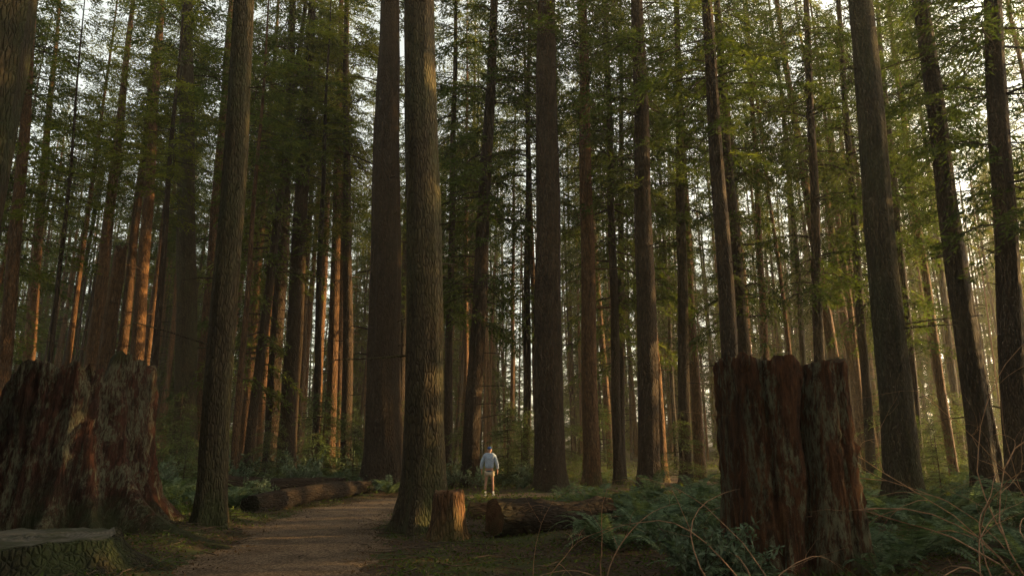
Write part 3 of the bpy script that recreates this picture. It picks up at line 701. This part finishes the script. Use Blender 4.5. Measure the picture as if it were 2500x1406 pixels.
be = [(0, 1), (1, 2), (2, 3), (3, 4), (4, 5), (5, 6), (6, 7)]; br = [(.14, .10), (.12, .09), (.145, .10), (.10, .08), (.055, .055), (.062, .075), (.075, .09), (.05, .06)]
for sx in (-1, 1):
    n0 = len(bv)
    bv += [(.17*sx, 0, 1.41), (.275*sx, -.03, 1.14), (.29*sx, .03, .92), (.292*sx, .045, .86)]
    br += [.05, .04, .027, (.034, .02)]
    be += [(3, n0), (n0, n0+1), (n0+1, n0+2), (n0+2, n0+3)]
    palm = n0+3
    for fi, (oy, l) in enumerate([(-.03, .065), (-.01, .08), (.01, .085), (.03, .075)]):
        k0 = len(bv); bv += [(.294*sx, .05+oy, .82), (.29*sx, .055+oy*1.1, .82-l*.5), (.278*sx, .062+oy*1.1, .82-l)]; br += [.010, .009, .007]; be += [(palm, k0), (k0, k0+1), (k0+1, k0+2)]
    k0 = len(bv); bv += [(.282*sx, .085, .845), (.27*sx, .10, .80)]; br += [.011, .009]; be += [(palm, k0), (k0, k0+1)]
    n1 = len(bv); st = .05*sx
    bv += [(.09*sx, 0, .88), (.12*sx, .01+st*.4, .50), (.13*sx, -.02+st*.7, .37), (.135*sx, st, .10), (.15*sx, .12+st, .035)]; br += [.08, .047, .048, .027, .03]
    be += [(0, n1), (n1, n1+1), (n1+1, n1+2), (n1+2, n1+3), (n1+3, n1+4)]
k0 = len(bv); bv += [(0, .115, 1.615), (.082, .0, 1.61), (-.082, .0, 1.61)]; br += [.013, .015, .015]; be += [(6, k0), (6, k0+1), (6, k0+2)]
px, py = -.82, 25.6
person = skin('person', bv, be, br, M_skin, loc=(px, py, .012))
person.rotation_euler = (0, 0, R(-6))
tag(person, 'person in grey hoodie and khaki shorts standing on path, back turned', 'person')
skin('hoodie', [(0, 0, .95), (0, 0, 1.05), (0, 0, 1.28), (0, 0, 1.42), (0, -.03, 1.49), (.18, 0, 1.39), (.285, -.03, 1.14), (.292, .03, .94), (-.18, 0, 1.39), (-.285, -.03, 1.14), (-.292, .03, .94), (0, -.11, 1.46)],
     [(0, 1), (1, 2), (2, 3), (3, 4), (3, 5), (5, 6), (6, 7), (3, 8), (8, 9), (9, 10), (3, 11)], [(.17, .13), (.185, .14), (.195, .145), (.14, .115), (.11, .09), .082, .068, .05, .082, .068, .05, (.14, .09)], M_hood, person)
skin('shirt_hem', [(0, 0, .91), (0, 0, .87), (0, 0, .83)], [(0, 1), (1, 2)], [(.165, .125), (.17, .127), (.165, .125)], M_navy, person)
skin('shorts', [(0, 0, .86), (.09, 0, .80), (.122, .003, .65), (-.09, 0, .80), (-.122, .003, .65)], [(0, 1), (1, 2), (0, 3), (3, 4)], [(.145, .11), .11, .112, .11, .112], M_shorts, person)
skin('beanie', [(0, 0, 1.63), (0, 0, 1.69), (0, -.005, 1.75)], [(0, 1), (1, 2)], [(.09, .105), (.09, .102), (.055, .06)], M_hat, person)
for sx in (-1, 1):
    st = .05*sx
    skin('sock', [(.133*sx, -.01+st, .2), (.135*sx, st, .15), (.135*sx, st, .09)], [(0, 1), (1, 2)], [.042, .04, .04], M_white, person)
    skin('shoe', [(.134*sx, -.04+st, .055), (.137*sx, .03+st, .055), (.15*sx, .15+st, .04)], [(0, 1), (1, 2)], [(.045, .05), (.05, .05), (.045, .035)], M_shoe, person)
    skin('eye', [(.03*sx, .098, 1.64), (.031*sx, .102, 1.64)], [(0, 1)], [.009, .008], M_navy, person, 1)
skin('mouth', [(-.02, .088, 1.575), (.02, .088, 1.575)], [(0, 1)], [.006, .006], plain('lips', (.3, .12, .1)), person, 1)

# ------------------------------------------------------------------ air, light, camera
AZ, EL = 79, 8
HAZE = 0.0008
m = bpy.data.materials.new('forest_haze'); m.use_nodes = True; nt = m.node_tree; nt.nodes.clear()
out = nt.nodes.new('ShaderNodeOutputMaterial'); vs = nt.nodes.new('ShaderNodeVolumeScatter')
vs.inputs['Density'].default_value = HAZE; vs.inputs['Anisotropy'].default_value = .3; vs.inputs['Color'].default_value = (1, .92, .74, 1)
nt.links.new(vs.outputs[0], out.inputs['Volume'])
cv = np.array([(x, y, z) for z in (-3, 48) for y in (-20, 165) for x in (-150, 150)], float)
cf = np.array([(0, 2, 3, 1), (4, 5, 7, 6), (0, 1, 5, 4), (2, 6, 7, 3), (0, 4, 6, 2), (1, 3, 7, 5)])
tag(obj('mist', mk_mesh('mist', cv, cf, [m], None, False)), 'thin evening mist between the trees', 'mist', kind='structure')
w = bpy.data.worlds.new('World'); scene.world = w; w.use_nodes = True; nt = w.node_tree; nt.nodes.clear()
sky = nt.nodes.new('ShaderNodeTexSky'); sky.sky_type = 'NISHITA'; sky.sun_disc = False
sky.sun_elevation = R(EL); sky.sun_rotation = R(AZ); sky.air_density = 1.0; sky.dust_density = 4.0; sky.ozone_density = 1.0
hs = nt.nodes.new('ShaderNodeHueSaturation'); hs.inputs['Saturation'].default_value = .4
tint = nt.nodes.new('ShaderNodeMix'); tint.data_type = 'RGBA'; tint.blend_type = 'MULTIPLY'; tint.inputs[0].default_value = 1; tint.inputs[7].default_value = (1.05, 1.0, .84, 1)
bg = nt.nodes.new('ShaderNodeBackground'); bg.inputs[1].default_value = 0.8
wo = nt.nodes.new('ShaderNodeOutputWorld'); nt.links.new(sky.outputs[0], hs.inputs['Color']); nt.links.new(hs.outputs[0], tint.inputs[6]); nt.links.new(tint.outputs[2], bg.inputs[0]); nt.links.new(bg.outputs[0], wo.inputs[0])
sl = bpy.data.lights.new('sun', 'SUN'); sl.energy = 22; sl.angle = R(.5); sl.color = (1.0, .62, .22)
so = bpy.data.objects.new('sun', sl); col.objects.link(so)
tv = Vector((math.sin(R(AZ))*math.cos(R(EL)), math.cos(R(AZ))*math.cos(R(EL)), math.sin(R(EL))))
so.rotation_euler = tv.to_track_quat('Z', 'Y').to_euler(); so.location = tv*60
cam = bpy.data.cameras.new('camera'); cam.lens = 24; cam.sensor_width = 36; cam.clip_end = 1500
co = bpy.data.objects.new('camera', cam); col.objects.link(co); co.location = (0, 0, 1.6); co.rotation_euler = (R(90+13.4), 0, 0)
scene.camera = co
scene.view_settings.view_transform = 'Standard'; scene.view_settings.look = 'None'; scene.view_settings.exposure = 0
